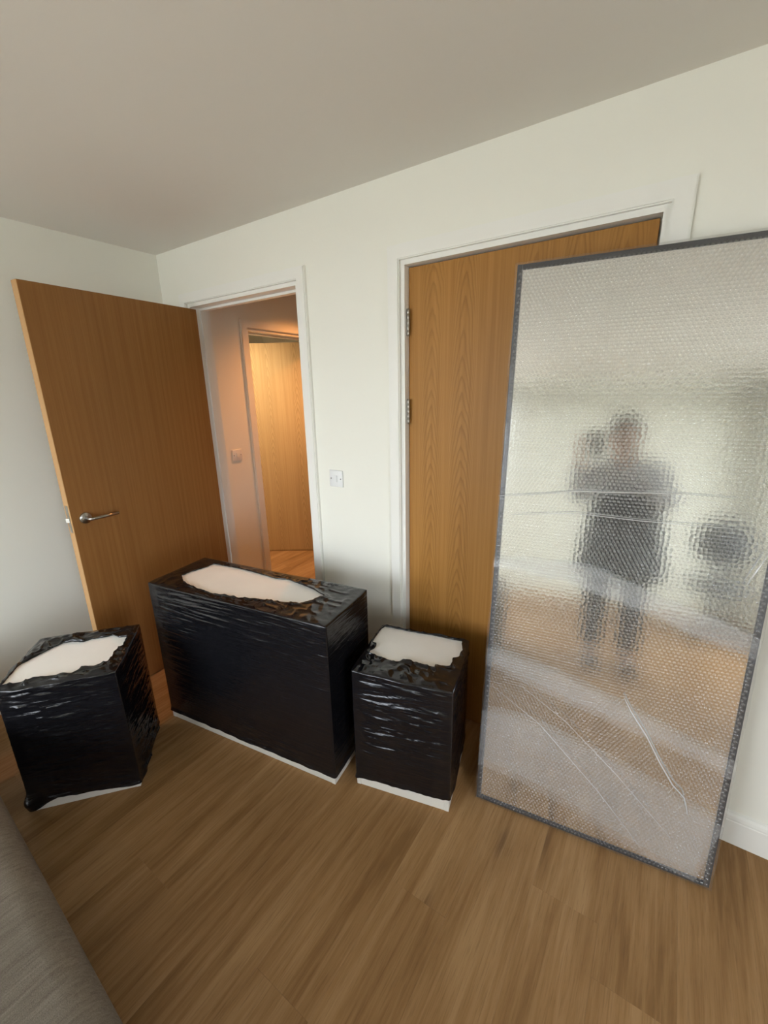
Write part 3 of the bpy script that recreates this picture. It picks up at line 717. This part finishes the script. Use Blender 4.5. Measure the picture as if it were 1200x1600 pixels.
# ------------------------------------------------------------------ daybed
sofa = tag(empty('daybed', (1.20, -1.416, 0), -0.045), 'grey-beige woven fabric daybed, its rounded edge at lower left', 'daybed')
def soft_box(name, lo, hi, r_, mat, parent, wob=0.004, seed=0):
    bm = bmesh.new(); bm_box(bm, lo, hi, r_, 6)
    return link(name, to_mesh(name, bm), mat, parent, True)
soft_box('bed_base', (-1.05, -0.86, 0.10), (1.02, -0.014, 0.27), 0.03, M_sofa, sofa)
soft_box('seat_cushion', (-1.06, -0.88, 0.268), (1.03, 0.0, 0.445), 0.065, M_sofa, sofa)
for x in (-0.95, 0.92):
    for y in (-0.78, -0.10): lathe('leg', [(0.001, 0), (0.018, 0), (0.026, 0.105), (0.001, 0.105)], M_leg, sofa, 14).location = (x, y, 0)

# ------------------------------------------------------------------ chair by the window, seen only in the mirror
M_chair = plain('dark_chair_fabric', (0.035, 0.037, 0.042), 0.8)
ch = tag(empty('swivel_chair', (3.88, -2.95, 0), math.radians(200)), 'dark swivel chair with a round back, reflected in the mirror', 'chair')
lathe('seat', [(0.001, 0.44), (0.20, 0.44), (0.225, 0.46), (0.225, 0.49), (0.20, 0.51), (0.001, 0.515)], M_chair, ch, 32)
bk = lathe('backrest', [(0.001, -0.03), (0.17, -0.03), (0.19, -0.012), (0.19, 0.012), (0.17, 0.03), (0.001, 0.034)], M_chair, ch, 32)
bk.data.transform(Matrix.Rotation(math.radians(90), 4, 'X')); bk.location = (0, -0.24, 0.86)
tube('back_stem', [(0, -0.16, 0.45), (0, -0.25, 0.50), (0, -0.272, 0.60), (0, -0.272, 0.86)], 0.018, M_frame, ch)
tube('gas_lift', [(0, 0, 0.09), (0, 0, 0.445)], [0.032, 0.026], M_frame, ch, 16)
for k in range(5):
    a = 2*math.pi*k/5
    tube('base_leg', [(0, 0, 0.10), (0.30*math.cos(a), 0.30*math.sin(a), 0.065)], [0.024, 0.015], M_frame, ch)
    cs = lathe('castor', [(0.001, -0.015), (0.026, -0.015), (0.028, 0), (0.026, 0.015), (0.001, 0.015)], M_frame, ch, 16)
    cs.data.transform(Matrix.Rotation(math.radians(90), 4, 'X')); cs.location = (0.30*math.cos(a), 0.30*math.sin(a), 0.028); cs.rotation_euler = (0, 0, a)

# ------------------------------------------------------------------ the photographer, seen only as a blurred reflection
M_skin = plain('skin', (0.50, 0.31, 0.22), 0.55, nscale=40, nvar=0.05)
M_top = fabric('pale_grey_knit', (0.42, 0.43, 0.45), (0.54, 0.55, 0.57))
M_dark = plain('dark_cloth', (0.030, 0.032, 0.038), 0.85)
M_hair = plain('dark_hair', (0.02, 0.016, 0.014), 0.5)
M_phone = plain('phone_shell', (0.02, 0.02, 0.022), 0.3)
per = tag(empty('person', (2.93, -1.98, 0)), 'person in a pale top and dark clothes photographing the room, reflected in the wrapped mirror', 'person')
def skin_mesh(name, verts, edges, mat, parent, root_i=0, sub=2):
    """verts: (x, y, z, radius_x, radius_y)"""
    me = bpy.data.meshes.new(name); me.from_pydata([v_[:3] for v_ in verts], edges, []); me.materials.append(mat)
    o = bpy.data.objects.new(name, me); C.objects.link(o); o.parent = parent
    sm = o.modifiers.new('skin', 'SKIN'); sm.use_smooth_shade = True
    ss = o.modifiers.new('subsurf', 'SUBSURF'); ss.levels = sub; ss.render_levels = sub
    if not me.skin_vertices:
        bm = bmesh.new(); bm.from_mesh(me); bm.verts.layers.skin.verify(); bm.to_mesh(me); bm.free()
    for i, v_ in enumerate(verts):
        s = me.skin_vertices[0].data[i]; s.radius = (v_[3], v_[4]); s.use_root = (i == root_i)
    return o
# local frame: person faces +y (towards the mirror), origin between the feet
F_R, F_L = (-0.12, 0.02), (0.10, 0.06)
HRi, HLe = Vector((-0.365, 0.335, 1.490)), Vector((-0.175, 0.385, 1.500))     # hands either side of the phone
bv = [(0, 0, 0.93, .15, .11), (0, 0, 1.08, .135, .10), (0, 0.0, 1.25, .155, .105), (-0.02, 0.01, 1.37, .13, .085), (-0.045, 0.03, 1.455, .055, .055), (-0.06, 0.05, 1.52, .07, .08), (-0.065, 0.055, 1.60, .078, .092), (-0.065, 0.05, 1.675, .06, .07),
      (-0.09, 0, 0.86, .09, .09), (-0.12, 0.02, 0.48, .058, .062), (-0.12, 0.0, 0.10, .038, .042), (-0.125, 0.10, 0.035, .036, .026), (-0.125, 0.17, 0.03, .032, .02),
      (0.09, 0, 0.86, .09, .09), (0.10, 0.05, 0.48, .058, .062), (0.10, 0.04, 0.10, .038, .042), (0.105, 0.14, 0.035, .036, .026), (0.105, 0.21, 0.03, .032, .02),
      (-0.19, 0.0, 1.36, .05, .05), (-0.30, 0.06, 1.13, .042, .042), (-0.345, 0.27, 1.43, .026, .03),
      (0.16, 0.01, 1.36, .05, .05), (0.22, 0.12, 1.13, .042, .042), (-0.14, 0.31, 1.44, .026, .03)]
be = [(0,1),(1,2),(2,3),(3,4),(4,5),(5,6),(6,7),(0,8),(8,9),(9,10),(10,11),(11,12),(0,13),(13,14),(14,15),(15,16),(16,17),(3,18),(18,19),(19,20),(3,21),(21,22),(22,23)]
def add_hand(wi, palm, s):
    """s=+1: fingers curl towards +x round the phone's edge, -1: towards -x"""
    p = len(bv); bv.append((palm.x, palm.y, palm.z, .022, .030)); be.append((wi, p))
    k = len(bv); bv.append((palm.x, palm.y-0.004, palm.z+0.035, .018, .030)); be.append((p, k))
    for j, (dz, ln) in enumerate(((0.040, .9), (0.022, 1.0), (0.002, .95), (-0.016, .75))):
        b0 = len(bv)
        bv.append((palm.x-s*0.004, palm.y+0.024*ln, palm.z+0.010+dz, .0095, .0095)); be.append((k if j < 2 else p, b0))
        bv.append((palm.x+s*0.018*ln, palm.y+0.036*ln, palm.z+0.014+dz, .0085, .0085)); be.append((b0, b0+1))
        bv.append((palm.x+s*0.040*ln, palm.y+0.034*ln, palm.z+0.014+dz, .0075, .0075)); be.append((b0+1, b0+2))
    t0 = len(bv)
    bv.append((palm.x+s*0.010, palm.y-0.028, palm.z-0.004, .011, .011)); be.append((p, t0))
    bv.append((palm.x+s*0.030, palm.y-0.030, palm.z+0.018, .009, .009)); be.append((t0, t0+1))
    bv.append((palm.x+s*0.046, palm.y-0.024, palm.z+0.036, .008, .008)); be.append((t0+1, t0+2))
add_hand(20, HRi, 1); add_hand(23, HLe, -1)
nz0 = len(bv); bv.append((-0.068, 0.150, 1.575, .014, .016)); be.append((6, nz0))
skin_mesh('body', bv, be, M_skin, per, 0, 2)
tv = [(0, 0, 1.12, .185, .135), (0, 0, 1.25, .18, .125), (-0.02, 0.01, 1.38, .145, .10), (-0.04, 0.025, 1.435, .075, .07),
      (-0.20, 0.0, 1.36, .07, .07), (-0.31, 0.06, 1.13, .062, .062), (-0.34, 0.23, 1.38, .042, .044), (0.17, 0.01, 1.36, .07, .07), (0.23, 0.12, 1.13, .062, .062), (-0.10, 0.28, 1.41, .042, .044)]
skin_mesh('knit_top', tv, [(0,1),(1,2),(2,3),(2,4),(4,5),(5,6),(2,7),(7,8),(8,9)], M_top, per, 0, 2)
# long dark overskirt
pr = []
v, f = [], []; sd = 48
prof = [(1.20, .200, .150), (1.12, .215, .160), (1.00, .235, .175), (0.85, .255, .185), (0.72, .270, .195), (0.64, .276, .200), (0.635, .268, .192), (0.80, .245, .172), (1.0, .22, .16)]
for z, a, b in prof:
    for k in range(sd):
        an = 2*math.pi*k/sd; fl = 1+0.035*math.sin(an*9)*max(0, (1.1-z)/0.5)
        v.append((a*fl*math.cos(an), b*fl*math.sin(an), z))
for i in range(len(prof)-1):
    for k in range(sd): k2 = (k+1) % sd; f.append((i*sd+k, (i+1)*sd+k, (i+1)*sd+k2, i*sd+k2))
pydata('overskirt', v, f, M_dark, per, True)
skin_mesh('trousers', [(0, 0, 0.95, .17, .13), (-0.10, 0, 0.84, .105, .105), (-0.12, 0.02, 0.48, .08, .085), (-0.12, 0.0, 0.09, .06, .065), (0.10, 0, 0.84, .105, .105), (0.10, 0.05, 0.48, .08, .085), (0.10, 0.04, 0.09, .06, .065)],
          [(0,1),(1,2),(2,3),(0,4),(4,5),(5,6)], M_dark, per, 0, 2)
for nx_, ny_ in ((-0.125, 0.0), (0.105, 0.04)):
    skin_mesh('shoe', [(nx_, ny_-0.03, 0.045, .043, .043), (nx_, ny_+0.06, 0.045, .046, .043), (nx_, ny_+0.15, 0.036, .046, .034), (nx_, ny_+0.20, 0.03, .036, .027)], [(0,1),(1,2),(2,3)], M_hair, per, 1, 2)
# hair cap and eyes
bm = bmesh.new(); bmesh.ops.create_uvsphere(bm, u_segments=28, v_segments=18, radius=1)
bmesh.ops.delete(bm, geom=[q_ for q_ in bm.verts if q_.co.y > 0.55 and q_.co.z < 0.35], context='VERTS')
for q_ in bm.verts:
    q_.co.x *= 0.098; q_.co.y *= 0.112; q_.co.z *= 0.125
    if q_.co.z < 0: q_.co.z *= 1.5
ho = link('hair', to_mesh('hair', bm), M_hair, per, True); ho.location = (-0.065, 0.042, 1.605)
so = ho.modifiers.new('solid', 'SOLIDIFY'); so.thickness = 0.012
M_eye = plain('eye_dark', (0.05, 0.03, 0.02), 0.2)
for x in (-0.098, -0.036):
    bm = bmesh.new(); bmesh.ops.create_uvsphere(bm, u_segments=12, v_segments=8, radius=0.011)
    link('eye', to_mesh('eye', bm), M_eye, per, True).location = (x, 0.137, 1.605)
box('mouth', (-0.090, 0.128, 1.538), (-0.044, 0.137, 1.546), plain('lips', (0.42, 0.16, 0.13), 0.5), per, 0.003)
# phone just behind the lens
ph = tag(empty('phone'), 'black phone held up by the photographer', 'phone')
ph.matrix_world = M @ Matrix.Translation((0, 0, 0.016))
box('shell', (-0.036, -0.125, 0.0), (0.036, 0.035, 0.008), M_phone, ph, 0.004, 3, True)
box('camera_bump', (-0.018, -0.015, -0.0022), (0.018, 0.022, 0.001), M_phone, ph, 0.002, 2)
